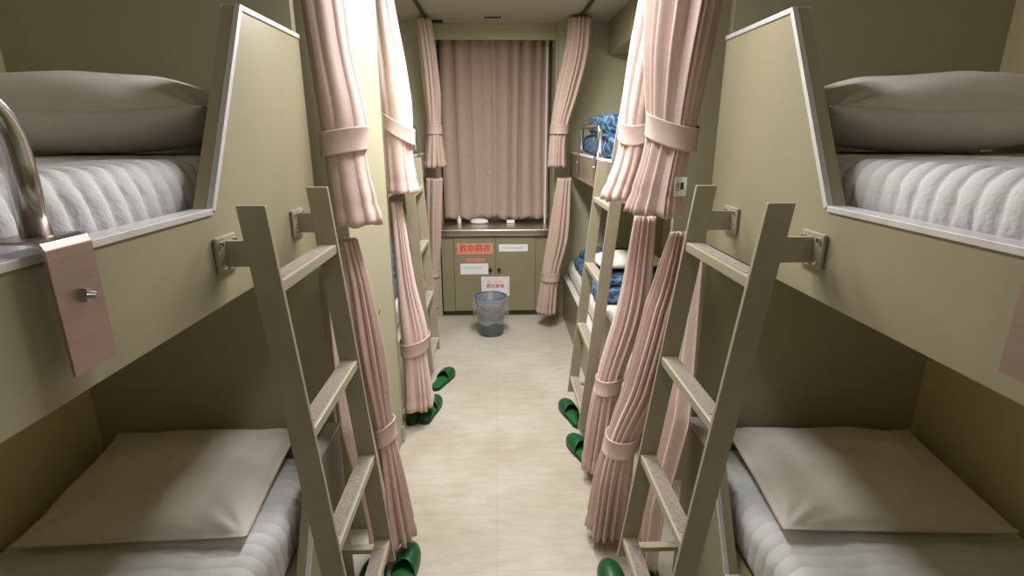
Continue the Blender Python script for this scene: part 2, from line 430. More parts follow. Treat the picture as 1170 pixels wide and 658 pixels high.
# ------------------------------------------------------------------ pillows
def pillow(cx, cy, z0, L, W, T, label, rotz=0, tilt=0, seed=0, flat=.3, pin=.05, m='cotton', n=64, pw=.46):
    bm = bmesh.new(); top = []; bot = []
    for j in range(n+1):
        v = -1+2*j/n; rt = []; rb = []
        for i in range(n+1):
            u = -1+2*i/n
            pu = u*(1-pin*(1-v*v)*abs(u)**3); pv = v*(1-pin*1.2*(1-u*u)*abs(v)**3)
            x = pu*L/2; y = pv*W/2
            uu = min(1, abs(u)*1.035); vv = min(1, abs(v)*1.05)
            f = ((1-uu**2.3)*(1-vv**2.3)); f = max(f, 0)**pw
            cr = (abs(u)*abs(v))**3
            wr = noise.noise(Vector((u*2.2+seed, v*2.2, seed)))*.016*f
            # creases that fan out of the corners
            ang = math.atan2(1-abs(v), 1-abs(u)+1e-6)
            wr += math.sin(ang*11+seed)*.005*min(1, 3*cr+.25*(abs(u)*abs(v)))*min(1, f*4)
            lift = .012*cr
            zt = T*(1-flat)*f+wr+lift; zb = -T*flat*f+lift
            if f > .3: zb = max(zb, -T*flat)
            rt.append(bm.verts.new((x, y, zt+T*flat+.002))); rb.append(bm.verts.new((x, y, zb+T*flat)) if 0 < i < n and 0 < j < n else rt[-1])
        top.append(rt); bot.append(rb)
    for j in range(n):
        for i in range(n):
            bm.faces.new((top[j][i], top[j][i+1], top[j+1][i+1], top[j+1][i]))
            q = [bot[j][i], bot[j+1][i], bot[j+1][i+1], bot[j][i+1]]
            try: bm.faces.new(q)
            except ValueError: pass
    # piped seam: a thin lip round the edge
    rm = Matrix.Rotation(rotz, 4, 'Z') @ Matrix.Rotation(tilt, 4, 'X')
    bm.transform(rm)
    zmin = min(v.co.z for v in bm.verts)
    bmesh.ops.translate(bm, verts=bm.verts, vec=(cx, cy, z0-zmin))
    o = solo('pillow', bm, m, label, 'pillow', smooth=True)
    return o

pillow(-1.075, 1.425, 1.607, .78, .44, .195, 'plump white pillow at the head of the near left upper berth', seed=1, flat=.48, rotz=.02, pin=.13, pw=.58)
pillow(1.075, 1.425, 1.607, .78, .44, .195, 'plump white pillow at the head of the near right upper berth', seed=4, flat=.48, rotz=-.02, pin=.13, pw=.58)
pillow(-1.06, 1.43, .572, .62, .47, .12, 'flat white pillow at the head of the near left lower berth', seed=2, rotz=.03, tilt=.13, pin=.03, flat=.32)
pillow(1.06, 1.40, .572, .65, .46, .12, 'flat white pillow at the head of the near right lower berth', seed=7, rotz=-.05, tilt=.10, pin=.03, flat=.32)
pillow(.86, 3.62, .762, .50, .34, .10, 'small beige pillow lying on the blue blanket of the far right lower berth', seed=3, rotz=.15, n=28)

# ------------------------------------------------------------------ blankets
def softbox(bm, x0, x1, y0, y1, z0, z1, r, amp, seed, n=18):
    b2 = bmesh.new(); bmesh.ops.create_cube(b2, size=2)
    bmesh.ops.subdivide_edges(b2, edges=b2.edges[:], cuts=n, use_grid_fill=True)
    c = Vector(((x0+x1)/2, (y0+y1)/2, (z0+z1)/2)); h = Vector(((x1-x0)/2, (y1-y0)/2, (z1-z0)/2))
    r = min(r, min(h))
    for v in b2.verts:
        p = Vector((v.co.x*h.x, v.co.y*h.y, v.co.z*h.z))
        q = Vector([max(-(h[i]-r), min(h[i]-r, p[i])) for i in range(3)])
        d = p-q
        p = q+d.normalized()*r if d.length > 1e-6 else p
        nn = (noise.noise(p*9+Vector((seed, 0, 0)))+.5*noise.noise(p*22+Vector((0, seed, 0))))*amp
        dd = (v.co.normalized())*nn
        dd.z = dd.z if v.co.z > -.9 else 0
        v.co = c+p+dd
    me = bpy.data.meshes.new('t'); b2.to_mesh(me); b2.free(); bm.from_mesh(me); bpy.data.meshes.remove(me)
    return bm

def blanket(label, layers, seed=0):
    L = layers[0]
    t = thing('folded_blanket', label, 'blanket', ((L[0]+L[1])/2, (L[2]+L[3])/2, L[4]))
    for i, a in enumerate(layers):
        child('fold', softbox(bmesh.new(), *a, .07, .022, seed+i*3.1), 'blanket', t, smooth=True)
    return t
blanket('shiny blue patterned blanket folded in a stack on the far right upper berth',
        [(.63, 1.12, 3.55, 4.42, 1.505, 1.66), (.66, 1.10, 3.62, 4.36, 1.645, 1.80)], 1)
blanket('blue patterned blanket spread below the pillow on the far right lower berth',
        [(.600, 1.20, 3.35, 4.50, .552, .655), (.64, 1.18, 3.42, 4.38, .64, .74)], 5)
blanket('blue blanket folded behind the dark rail of the far left upper berth',
        [(-1.2, -.72, 3.5, 4.30, 1.503, 1.62), (-1.15, -.73, 3.55, 4.2, 1.61, 1.72)], 9)
blanket('blue blanket seen between ladder and curtain on the far left lower berth',
        [(-1.2, -.745, 3.25, 4.35, .552, .70), (-1.15, -.755, 3.3, 4.3, .69, .83)], 13)

# ------------------------------------------------------------------ ladders
def ladder(s, X, xt, xb, yn, yf, zt, zb, rungs, label, spacer_z=None, lowX=None):
    w = .058; th = .013
    t = thing('berth_ladder', label, 'ladder', (s*xb, (yn+yf)/2, zb))
    def xo(z): return xb+(xt-xb)*(z-zb)/(zt-zb)
    for y in (yn, yf):
        pts = [(s*xo(zb), zb), (s*(xo(zb)+w), zb), (s*(xt+w), zt), (s*xt, zt)]
        child('rail', prism(bmesh.new(), pts, 'y', y-th/2, y+th/2, bev=.0022), 'ladder', t)
        zc = zt-.098
        br = bmesh.new(); xa = xo(zc)+w-.012
        prism(br, [(s*xa, zc-.027), (s*(X-.004), zc-.027), (s*(X-.004), zc+.027), (s*xa, zc+.027)], 'y', y-th/2+.001, y+th/2-.001)
        box(br, *sorted((s*(X-.001), s*(X-.009))), y-.042, y+.040, zc-.036, zc+.038, bev=.003)
        bo = child('bracket', br, 'ladder', t)
        for dyy in (-.027, .027):
            for dz in (-.022, .024):
                c = bmesh.new(); cyl(c, (s*(X-.008), y+dyy, zc+dz), (s*(X-.014), y+dyy, zc+dz), .0065, .005, n=12)
                child('bolt', c, 'chrome', bo, smooth=False, label='steel bolt')
        if spacer_z and y == yf:
            sp = bmesh.new(); LX = lowX or X
            box(sp, *sorted((s*(xo(spacer_z)+w-.01), s*(LX-.006))), y-.014, y+.014, spacer_z-.018, spacer_z+.0, bev=.002)
            box(sp, *sorted((s*(LX-.001), s*(LX-.007))), y-.03, y+.03, spacer_z-.05, spacer_z+.03, bev=.002)
            child('spacer', sp, 'ladder', t)
    for z in rungs:
        x = xo(z)
        rg = child('rung', B(*sorted((s*(x+.003), s*(x+.052))), yn+th/2-.002, yf-th/2+.002, z-.026, z, bev=.0025), 'ladder', t)
        child('grip_strip', B(*sorted((s*(x+.012), s*(x+.048))), yn+.045, yf-.045, z-.0015, z+.0013), 'grip', rg, label='rough brownish grip tape')
    return t
ladder(1, X1, .500, .347, 1.07, 1.47, 1.517, .262, (1.357, 1.005, .665, .342), 'olive painted ladder fixed to the near right berths', .305)
ladder(-1, X1, .518, .412, 1.07, 1.47, 1.517, .262, (1.357, 1.005, .680, .355), 'olive painted ladder fixed to the near left berths', .320)
ladder(1, .585, .483, .360, 2.45, 2.88, 1.520, .158, (1.330, .965, .605, .262), 'olive painted ladder in front of the far right berths', .22, .555)
ladder(-1, .665, .542, .470, 3.08, 3.47, 1.515, .200, (1.335, .985, .63, .29), 'olive painted ladder in front of the far left berths', .25, .69)

# ------------------------------------------------------------------ guard rails
def guard_near(s, y, label):
    X = X1
    t = thing('guard_rail', label, 'guard rail', (s*X, y, 1.36))
    for k, yy in ((0, y), (1, y-.60)):
        p = bmesh.new()
        zt = 1.530
        outer = [(s*(X-.022), 1.355), (s*(X-.022), zt-.012), (s*(X-.018), zt-.003), (s*(X-.008), zt), (s*(X+.050), zt), (s*(X+.050), zt-.004),
                 (s*(X-.006), zt-.004), (s*(X-.015), zt-.007), (s*(X-.018), zt-.014), (s*(X-.018), 1.355)]
        prism(p, outer, 'y', yy-.038, yy+.038, bev=.0008)
        pl = child('clamp_plate', p, 'plate', t, label='brushed metal clamp plate')
        bb = bmesh.new(); cyl(bb, (s*(X-.021), yy+.004, 1.452), (s*(X-.030), yy+.004, 1.452), .011, .009, n=6)
        cyl(bb, (s*(X-.030), yy+.004, 1.452), (s*(X-.040), yy+.004, 1.452), .0055, .004, n=12)
        child('bolt', bb, 'chrome', pl, label='protruding bolt')
    x = s*(X+.020)
    path = roundpath([(x, y+.006, 1.525), (x, y+.006, 1.705), (x, y-.606, 1.705), (x, y-.606, 1.525)], .085, 12)
    child('tube', tube(bmesh.new(), path, .0165, 24), 'chrome', t, smooth=True, label='polished steel tube')
guard_near(-1, .664, 'polished guard rail clamped on the near left upper berth')
guard_near(1, .568, 'guard rail clamp at the right frame edge on the near right upper berth')

def guard_far(s, X, ya, yb, label, m='chrome'):
    x = s*(X+.016)
    t = thing('guard_rail', label, 'guard rail', (x, (ya+yb)/2, 1.40))
    path = roundpath([(x, ya, 1.515), (x, ya, 1.712), (x, yb, 1.712), (x, yb, 1.515)], .05, 8)
    child('tube', tube(bmesh.new(), path, .016, 14), m, t, smooth=True)
    for y in (ya, yb):
        b = bmesh.new(); box(b, *sorted((s*(X-.012), s*(X-.006))), y-.03, y+.03, 1.36, 1.52, bev=.002)
        box(b, *sorted((s*(X-.012), s*(X+.04))), y-.03, y+.03, 1.514, 1.520, bev=.001)
        cp = child('clamp_plate', b, 'plate', t)
        c = bmesh.new(); cyl(c, (s*(X-.012), y, 1.45), (s*(X-.022), y, 1.45), .009, n=10); child('bolt', c, 'chrome', cp)
guard_far(1, .585, 3.48, 4.22, 'chrome guard rail in front of the folded blankets on the far right upper berth')
guard_far(-1, .665, 3.60, 4.20, 'dim guard rail on the far left upper berth beside the gathered curtain')

# ------------------------------------------------------------------ curtains
def interp(levels, z):
    L = levels
    if z >= L[0][0]:
        a, b = L[0], L[1]; t = (z-a[0])/(a[0]-b[0]); 
        k = min(t, 1.2)*.35
        return [a[i]+(a[i]-b[i])*k for i in range(1, len(a))]
    for j in range(len(L)-1):
        a, b = L[j], L[j+1]
        if z >= b[0]:
            t = (a[0]-z)/(a[0]-b[0])
            p = L[j-1] if j > 0 else a; q = L[j+2] if j+2 < len(L) else b
            out = []
            for i in range(1, len(a)):
                m0 = (b[i]-p[i])/2 if j > 0 else (b[i]-a[i]); m1 = (q[i]-a[i])/2 if j+2 < len(L) else (b[i]-a[i])
                h00 = 2*t**3-3*t*t+1; h10 = t**3-2*t*t+t; h01 = -2*t**3+3*t*t; h11 = t**3-t*t
                out.append(h00*a[i]+h10*m0+h01*b[i]+h11*m1)
            return out
    return list(L[-1][1:])

def curtain(name, label, levels, cy, k, n, seed, ztop, zbot, tie, A=.30, m='curtain', band_h=.075, tilt=(0, 0), group=None, hook=None, cydrift=0, parts=None):
    rnd = random.Random(seed)
    ws = [rnd.uniform(.6, 1.4) for _ in range(n)]; tot = sum(ws)
    br = [0]
    for w in ws: br.append(br[-1]+w/tot)
    dep = [rnd.uniform(.55, 1.25) for _ in range(n)]; rad = [rnd.uniform(.88, 1.0) for _ in range(n)]
    ph = rnd.uniform(0, 1)
    skew = [rnd.choice((-1, 1))*rnd.uniform(1.2, 2.6) for _ in range(n)]; sub = [rnd.uniform(-1, 1) for _ in range(n)]
    SUB = max(8, int(300/n)); nz = max(30, int((ztop-zbot)/.022))
    t = thing(name, label, 'curtain', (interp(levels, zbot)[0], cy, zbot), group)
    bm = bmesh.new(); rings = []
    def section(z, amp):
        cx, rx = interp(levels, z); ry = rx*k
        pts = []
        for i in range(n):
            for q in range(SUB):
                sx = q/SUB; th = 2*PI*(br[i]+(br[i+1]-br[i])*sx+ph+.012*math.sin(z*5+seed))
                sk = skew[i]; s2 = sx**sk if sk > 0 else 1-(1-sx)**(-sk)
                g = 1-math.sin(PI*s2)**.8 if q else 1
                g = g-.10*sub[i]*math.sin(PI*3*sx)*math.sin(PI*sx)
                j = (i-1) % n
                d = dep[i]*(1-.5*(sx < .5)*0)
                if q == 0: d = (dep[i]+dep[j])/2
                r_ = rad[i]*(math.sin(PI*sx))+((rad[i]+rad[(i-1) % n])/2 if sx < .5 else (rad[i]+rad[(i+1) % n])/2)*(1-math.sin(PI*sx))
                wob = .02*noise.noise(Vector((math.cos(th)*2, math.sin(th)*2+seed, z*4)))
                r = r_*(1-amp*d*g)+wob
                pts.append((cx+rx*r*math.cos(th), cy+cydrift*(z-zbot)+ry*r*math.sin(th)))
        return pts
    for jz in range(nz+1):
        z = ztop+(zbot-ztop)*jz/nz
        dt = abs(z-tie)
        amp = A*(.35+.65*min(1, dt/.30)) if tie else A
        pts = section(z, min(.8, amp))
        hem = 0
        if abs(z-(zbot+.065)) < .014: hem = .004
        ring = []
        cx = interp(levels, z)[0]
        for idx, (x, y) in enumerate(pts):
            zz = z
            if jz == nz: zz = z+.004*math.sin(idx*.11+seed)+.004*math.sin(idx*.031)
            vx, vy = x-cx, y-cy; l = math.hypot(vx, vy)+1e-6
            ring.append(bm.verts.new((x-vx/l*hem, y-vy/l*hem, zz)))
        rings.append(ring)
    N_ = len(rings[0])
    for a, b_ in zip(rings, rings[1:]):
        for q in range(N_): bm.faces.new((a[q], a[(q+1) % N_], b_[(q+1) % N_], b_[q]))
    o = child('cloth', bm, m, t, smooth=True)
    md = o.modifiers.new('thickness', 'SOLIDIFY'); md.thickness = .003; md.offset = -1
    if tie:
        bm = bmesh.new(); NB = 64; rr = []
        cols = []
        for i in range(NB):
            th = 2*PI*i/NB
            col = []
            for hz, push in ((1, .000), (1, .003), (.9, .0042), (.8, .003), (0, .003), (-.8, .003), (-.9, .0042), (-1, .003), (-1, .000)):
                zc = tie+hz*band_h/2+tilt[0]*math.cos(th)+tilt[1]*math.sin(th)
                cx, rx = interp(levels, tie+hz*band_h/2*.6); ry = rx*k
                w = 1+.012*math.sin(th*5+seed)
                x = cx+(rx*w*.985+push)*math.cos(th); y = cy+cydrift*(tie-zbot)+(ry*w*.985+push)*math.sin(th)
                col.append(bm.verts.new((x, y, zc)))
            cols.append(col)
        for i in range(NB):
            a = cols[i]; b_ = cols[(i+1) % NB]
            for q in range(len(a)-1): bm.faces.new((a[q], a[q+1], b_[q+1], b_[q]))
        bo = child('tie_band', bm, 'band' if m == 'curtain' else m, t, smooth=True, label='matching tie-back band')
        md = bo.modifiers.new('thickness', 'SOLIDIFY'); md.thickness = .003; md.offset = -1
    return t

G1 = None
zc = ZC-.024
R1 = curtain('berth_curtain', 'pink upper curtain tied back beside the near right berth panel, with white tag',
        [(2.05, .529, .123), (1.901, .523, .113), (1.745, .521, .092), (1.663, .520, .082), (1.58, .509, .080), (1.48, .493, .090), (1.397, .481, .103)],
        1.79, 1.15, 15, 3, zc, 1.395, 1.665, A=.28, tilt=(-.020, .022))
curtain('berth_curtain', 'pink upper curtain tied back left of the tagged one at the right',
        [(2.144, .554, .078), (1.96, .532, .082), (1.767, .509, .077), (1.667, .499, .069), (1.564, .493, .072), (1.415, .449, .085)],
        2.16, 1.3, 12, 8, zc, 1.40, 1.69, A=.26, tilt=(.02, .035))
curtain('berth_curtain', 'pink upper curtain with broad folds tied back by the near left berth panel',
        [(2.045, -.575, .069), (1.899, -.567, .069), (1.692, -.546, .077), (1.583, -.550, .069), (1.382, -.528, .084)],
        1.78, 1.3, 8, 5, zc, 1.365, 1.632, A=.15, tilt=(.012, 0))
curtain('berth_curtain', 'pale pink upper curtain tied back just past the left wall block',
        [(2.283, -.607, .065), (1.885, -.577, .090), (1.716, -.565, .085), (1.586, -.569, .078), (1.36, -.555, .095)],
        2.85, 1.3, 10, 11, zc, 1.36, 1.69, A=.16, tilt=(-.05, .0))
curtain('berth_curtain', 'pink lower curtain tied back nearest on the right, behind the near ladder',
        [(1.317, .609, .044), (1.205, .598, .064), (1.037, .568, .077), (.714, .515, .082), (.482, .439, .066), (.32, .412, .078), (.06, .387, .086)],
        1.85, 1.2, 15, 21, 1.312, .05, .47, A=.44, tilt=(.012, 0))
curtain('berth_curtain', 'pink lower curtain tied back on the right, left of and behind the nearest one',
        [(1.304, .589, .049), (.906, .559, .069), (.514, .467, .062), (.328, .444, .069), (.07, .423, .074)],
        2.27, 1.2, 13, 24, 1.312, .06, .52, A=.44, tilt=(.012, 0))
curtain('berth_curtain', 'pink lower curtain tied back behind the near left ladder',
        [(1.352, -.573, .034), (1.168, -.550, .048), (.904, -.527, .062), (.581, -.497, .046), (.388, -.486, .064), (.121, -.475, .086)],
        1.78, 1.2, 12, 27, 1.312, .10, .57, A=.40, tilt=(.02, 0))
curtain('berth_curtain', 'pink lower curtain tied back just past the left wall block, above green slippers',
        [(1.29, -.597, .034), (.875, -.572, .055), (.534, -.541, .086), (.442, -.546, .077), (.10, -.536, .105)],
        2.85, 1.3, 10, 31, 1.312, .11, .49, A=.26, tilt=(.02, 0), band_h=.085)
curtain('berth_curtain', 'dim pink upper curtain tied back at the far right beside the window alcove',
        [(2.40, .590, .095), (2.276, .575, .101), (2.019, .521, .100), (1.685, .452, .076), (1.407, .441, .083)],
        4.45, 1.2, 12, 35, zc, 1.40, 1.70, A=.30, m='curtain_dim')
curtain('berth_curtain', 'dim pink lower curtain tied back at the far right over the cabinet corner',
        [(1.299, .505, .062), (.819, .469, .095), (.493, .404, .080), (.12, .371, .094)],
        4.45, 1.2, 12, 38, 1.312, .13, .47, A=.28, m='curtain_dim')
curtain('berth_curtain', 'dim pink upper curtain tied back at the far left beside the window curtain',
        [(2.517, -.611, .063), (2.022, -.571, .072), (1.7, -.564, .060), (1.421, -.569, .097)],
        4.5, 1.2, 10, 41, zc, 1.40, 1.70, A=.28, m='curtain_dim')
curtain('berth_curtain', 'dim pink lower curtain at the far left beside the cabinet',
        [(1.335, -.583, .075), (.816, -.609, .068), (.504, -.619, .053), (.18, -.637, .047)],
        4.5, 1.2, 9, 44, 1.312, .16, .50, A=.26, m='curtain_dim')

# loose inner folds of the near lower curtains, hanging inside the ladders
def inner_fold(s, seed, label):
    t = thing('berth_curtain', label, 'curtain', (s*.60, 1.53, .095))
    bm = bmesh.new(); rows = []
    nz, ns = 50, 40
    for j in range(nz+1):
        z = 1.295+(.095-1.295)*j/nz; f = j/nz
        row = []
        for i in range(ns+1):
            u = i/ns
            w = .06+.155*min(1, f*2.2)-.12*max(0, f-.45)
            y = 1.70-w*(1-u)-.0*f
            x = .600-.10*min(1, f*1.3)+.016*math.sin(u*PI*5+seed)*min(1, .3+f*2)
            row.append(bm.verts.new((s*x, y, z)))
        rows.append(row)
    for a, b_ in zip(rows, rows[1:]):
        for i in range(ns): bm.faces.new((a[i], a[i+1], b_[i+1], b_[i]))
    o = child('cloth', bm, 'curtain', t, smooth=True)
    md = o.modifiers.new('thickness', 'SOLIDIFY'); md.thickness = .003
    h = bmesh.new()
    box(h, *sorted((s*.606, s*.590)), 1.60, 1.66, 1.292, 1.304, bev=.002)
    cyl(h, (s*.598, 1.64, 1.300), (s*.598, 1.64, 1.318), .006, n=10)
    child('hook', h, 'chrome', t, label='small metal runner')
inner_fold(1, 1.0, 'loose dim pink curtain fold seen through the near right ladder')
inner_fold(-1, 2.2, 'loose dim pink curtain fold seen through the near left ladder')

# white tag on the tagged curtain
b = bmesh.new(); n = 10; rows = []
for j in range(2):
    z = (1.464, 1.524)[j]; r_ = []
    for i in range(n+1):
        u = i/n; r_.append(b.verts.new((.506+.038*u, 1.668+.006*math.sin(u*PI)-.008*j*0, z)))
    rows.append(r_)
for i in range(n): b.faces.new((rows[0][i], rows[0][i+1], rows[1][i+1], rows[1][i]))
tg = child('tag', b, 'paper', R1, label='white care tag with dark print')
md = tg.modifiers.new('thickness', 'SOLIDIFY'); md.thickness = .0012
b = bmesh.new()
box(b, .524, .533, 1.6640, 1.6662, 1.486, 1.508)
for k in range(3): box(b, .512, .519, 1.6640, 1.6662, 1.484+.009*k, 1.487+.009*k)
child('print', b, 'blackink', tg)

# window curtain
t = thing('window_curtain', 'dim pink pleated curtain covering the window above the cabinet', 'curtain', (-.07, 5.12, .86))
bm = bmesh.new(); rows = []; nx, nz = 260, 40; rnd = random.Random(6)
ks = [0]
while ks[-1] < 1: ks.append(ks[-1]+rnd.uniform(.05, .16))
def pleat(u, f):
    for a, b_ in zip(ks, ks[1:]):
        if u <= b_:
            s = (u-a)/(b_-a); return math.sin(PI*s)**.55
    return 0
for j in range(nz+1):
    f = j/nz; row = []
    for i in range(nx+1):
        u = i/nx; uu = min(1, max(0, u+.010*math.sin(f*3+u*7)))
        zb = .872+.010*math.sin(u*17)+.008*math.sin(u*41)
        z = 2.49+(zb-2.49)*f
        y = 5.16-.085*(.6+.4*math.sin(u*9+1))*pleat(uu, f)*(1-.15*f)-.012*math.sin(u*5+f*2)
        row.append(bm.verts.new((-.572+1.0*u, y, z)))
    rows.append(row)
for a, b_ in zip(rows, rows[1:]):
    for i in range(nx): bm.faces.new((a[i], a[i+1], b_[i+1], b_[i]))
o = child('cloth', bm, 'curtain_dim', t, smooth=True)
md = o.modifiers.new('thickness', 'SOLIDIFY'); md.thickness = .003
child('curtain_rod', cyl(bmesh.new(), (-.58, 5.16, 2.485), (.44, 5.16, 2.485), .008), 'black', t)

# tie hook on the block
b = bmesh.new()
box(b, -.600, -.596, 2.165, 2.205, .86, .93, bev=.002)
t = thing('curtain_hook', 'small beige tie hook screwed to the left wall block', 'hook', (-.60, 2.185, .86))
child('plate', b, 'ladder', t)
child('hook', tube(bmesh.new(), roundpath([(-.597, 2.185, .91), (-.575, 2.185, .905), (-.568, 2.185, .935)], .008, 5), .004, 10), 'ladder', t, smooth=True)

# ------------------------------------------------------------------ cabinet
XL, XR, YF = -.572, .437, 4.73
t = thing('sink_cabinet', 'olive two-door cabinet under the window with steel top', 'cabinet', ((XL+XR)/2, 4.98, 0))
child('body', B(XL, XR, YF+.012, 5.235, .055, .775), 'cab', t)
child('plinth', B(XL+.01, XR-.005, YF+.05, 5.2, 0, .056), 'cabdark', t, label='dark recessed plinth')
child('side_panel', B(XL, -.463, YF, YF+.012, .055, .765, bev=.002), 'cab', t)
child('side_panel', B(.293, XR, YF, YF+.012, .055, .765, bev=.002), 'cab', t)
b = bmesh.new(); box(b, XL-.006, XR+.006, YF-.028, 5.235, .805, .835, bev=.004); box(b, XL-.006, XR+.006, YF-.028, YF-.018, .775, .815, bev=.003)
child('countertop', b, 'steel', t, label='stainless steel counter with front lip')
for x0, x1, kx in ((-.459, -.081, -.128), (-.076, .289, -.047)):
    d = child('door', B(x0, x1, YF-.006, YF+.011, .060, .762, bev=.0025), 'cab', t)
    k = bmesh.new(); cyl(k, (kx, YF-.006, .455), (kx, YF-.010, .455), .018, n=20); cyl(k, (kx, YF-.010, .455), (kx, YF-.026, .455), .011, .013, n=16)
    child('knob', k, 'black', d, label='small round dark knob')

def text_mesh(s, size, x, y, z, mname, parent, width=None, bold=0, name='lettering'):
    cu = bpy.data.curves.new('txt', 'FONT'); cu.body = s; cu.size = size; cu.align_x = 'CENTER'; cu.align_y = 'CENTER'
    cu.extrude = .0002; cu.offset = bold
    o = bpy.data.objects.new('txt', cu); COL.objects.link(o)
    bpy.context.view_layer.update()
    dg = bpy.context.evaluated_depsgraph_get()
    me = bpy.data.meshes.new_from_object(o.evaluated_get(dg))
    bpy.data.objects.remove(o); bpy.data.curves.remove(cu)
    bm = bmesh.new(); bm.from_mesh(me); bpy.data.meshes.remove(me)
    if width and bm.verts:
        xs = [v.co.x for v in bm.verts]; w = max(xs)-min(xs)
        if w > 0:
            for v in bm.verts: v.co.x *= width/w
    bm.transform(Matrix.Translation((x, y, z)) @ Matrix.Rotation(PI/2, 4, 'X'))
    me2 = bm
    return child(name, me2, mname, parent)

yd = YF-.0062
def notice(name, label, cat, x0, x1, z0, z1, m, th=.0012):
    t = thing(name, label, cat, ((x0+x1)/2, yd, z0))
    child('sheet', B(x0, x1, yd-th, yd, z0, z1), m, t)
    return t
t = notice('notice', 'pink notice with big red characters at the top of the left cabinet door', 'notice', -.430, -.103, .607, .708, 'redpaper')
text_mesh('救命胴衣', .078, -.266, yd-.0016, .6575, 'redink', t, width=.285, bold=.0005)
t = notice('notice', 'tiny red lettered strip between the pink notice and a white label', 'notice', -.345, -.177, .536, .566, 'redpaper')
text_mesh('大人用 小児用', .024, -.261, yd-.0016, .551, 'redink', t, width=.155)
t = notice('notice', 'blank white label on the left cabinet door beside the knob', 'notice', -.403, -.146, .416, .519, 'paper')
text_mesh('救命胴衣格納所', .026, -.285, yd-.0016, .478, 'blueink', t, width=.18)
text_mesh('ライフジャケット', .014, -.250, yd-.0016, .436, 'blueink', t, width=.12)
t = notice('notice', 'long narrow white label at the top of the right cabinet door', 'notice', -.046, .219, .630, .697, 'paper')
text_mesh('救命胴衣格納場所', .022, .085, yd-.0016, .662, 'blueink', t, width=.19)
t = notice('notice', 'white sign with red characters hanging above the waste bin', 'notice', -.212, .049, .205, .392, 'paper', th=.003)
text_mesh('分別にご協力下さい', .026, -.082, yd-.0036, .342, 'redink', t, width=.165)
text_mesh('開放厳禁', .046, -.082, yd-.0036, .300, 'redink', t, width=.165, bold=.0004)
text_mesh('フェリー', .015, -.082, yd-.0036, .262, 'redink', t, width=.07)
b = bmesh.new()
for a in ((-.196, .034, .374, .3765), (-.196, .034, .222, .2245)): box(b, a[0], a[1], yd-.0036, yd-.003, a[2], a[3])
for x in (-.196, .0315): box(b, x, x+.0025, yd-.0036, yd-.003, .222, .3765)
child('border', b, 'redink', t)

# things on the counter seen below the window curtain
def lathe(bm, prof, c, n=40, sy=1):
    rings = []
    for r, z in prof:
        rings.append([bm.verts.new((c[0]+r*math.cos(2*PI*k/n), c[1]+sy*r*math.sin(2*PI*k/n), c[2]+z)) for k in range(n)])
    for a, b_ in zip(rings, rings[1:]):
        for k in range(n): bm.faces.new((a[k], a[(k+1) % n], b_[(k+1) % n], b_[k]))
    bm.faces.new(rings[0][::-1])
    if prof[-1][0] > 1e-4: bm.faces.new(rings[-1])
    return bm
solo('plastic_bowl', lathe(bmesh.new(), [(.05, 0), (.082, .006), (.088, .02), (.080, .034), (.05, .046), (.01, .050)], (-.232, 5.06, .836), sy=.55), 'white',
     'white rounded bowl upturned on the counter under the window curtain', 'bowl', smooth=True)
solo('soap_box', B(.030, .110, 5.05, 5.10, .836, .868, bev=.006), 'white', 'small white box on the counter right of the bowl', 'box', smooth=False)
t = thing('pump_bottle', 'tiny white bottle on the counter left of the bowl', 'bottle', (-.425, 5.06, .836))
child('bottle_body', lathe(bmesh.new(), [(.018, 0), (.020, .004), (.019, .045), (.009, .056)], (-.425, 5.06, .836), n=20), 'white', t, smooth=True)
child('cap', lathe(bmesh.new(), [(.010, .056), (.010, .072), (.007, .075)], (-.425, 5.06, .836), n=16), 'paper', t)
solo('pipe', cyl(bmesh.new(), (.402, 5.08, .836), (.402, 5.08, 2.5), .010), 'white', 'thin pale vertical pipe at the right edge of the window curtain', 'pipe', smooth=False)

# ------------------------------------------------------------------ waste bin
cx, cy = -.122, 4.29
t = thing('waste_bin', 'grey plastic waste bin with clear bag in front of the cabinet', 'waste bin', (cx, cy, 0))
b = bmesh.new(); n = 56
prof = [(.100, 0), (.106, .004), (.112, .10), (.132, .325), (.137, .327), (.137, .336), (.130, .336), (.108, .10), (.098, .012), (.001, .010)]
lathe(b, prof, (cx, cy, 0), n=n); child('bin_body', b, 'bin', t, smooth=True)
b = bmesh.new(); lathe(b, [(.1385, .318), (.1405, .322), (.1405, .338), (.1375, .341), (.129, .341), (.127, .25), (.122, .24)], (cx, cy, 0), n=n)
# open ring: drop the caps
for f in [f for f in b.faces if len(f.verts) > 4]: b.faces.remove(f)
child('rim', b, 'binrim', t, smooth=True, label='blue rim')
b = bmesh.new(); rings = []
for j in range(26):
    f = j/25
    if f < .22: r, z = .118+.012*f/.22, .24+.10*f/.22
    else:
        g = (f-.22)/.78; r = .1415+.020*math.sin(PI*min(1, g*1.15))+.006*g; z = .344-.215*g
    rings.append([b.verts.new((cx+(r+.006*noise.noise(Vector((math.cos(2*PI*k/n)*4, math.sin(2*PI*k/n)*4, z*16)))*(f > .25)*2)*math.cos(2*PI*k/n),
                               cy+(r+.006*noise.noise(Vector((math.cos(2*PI*k/n)*4, math.sin(2*PI*k/n)*4, z*16+3)))*(f > .25)*2)*math.sin(2*PI*k/n), z+.012*math.sin(k*.6)*(f > .9))) for k in range(n)])
for a, c_ in zip(rings, rings[1:]):
    for k in range(n): b.faces.new((a[k], a[(k+1) % n], c_[(k+1) % n], c_[k]))
child('bin_bag', b, 'liner', t, smooth=True, label='crumpled clear plastic bag')

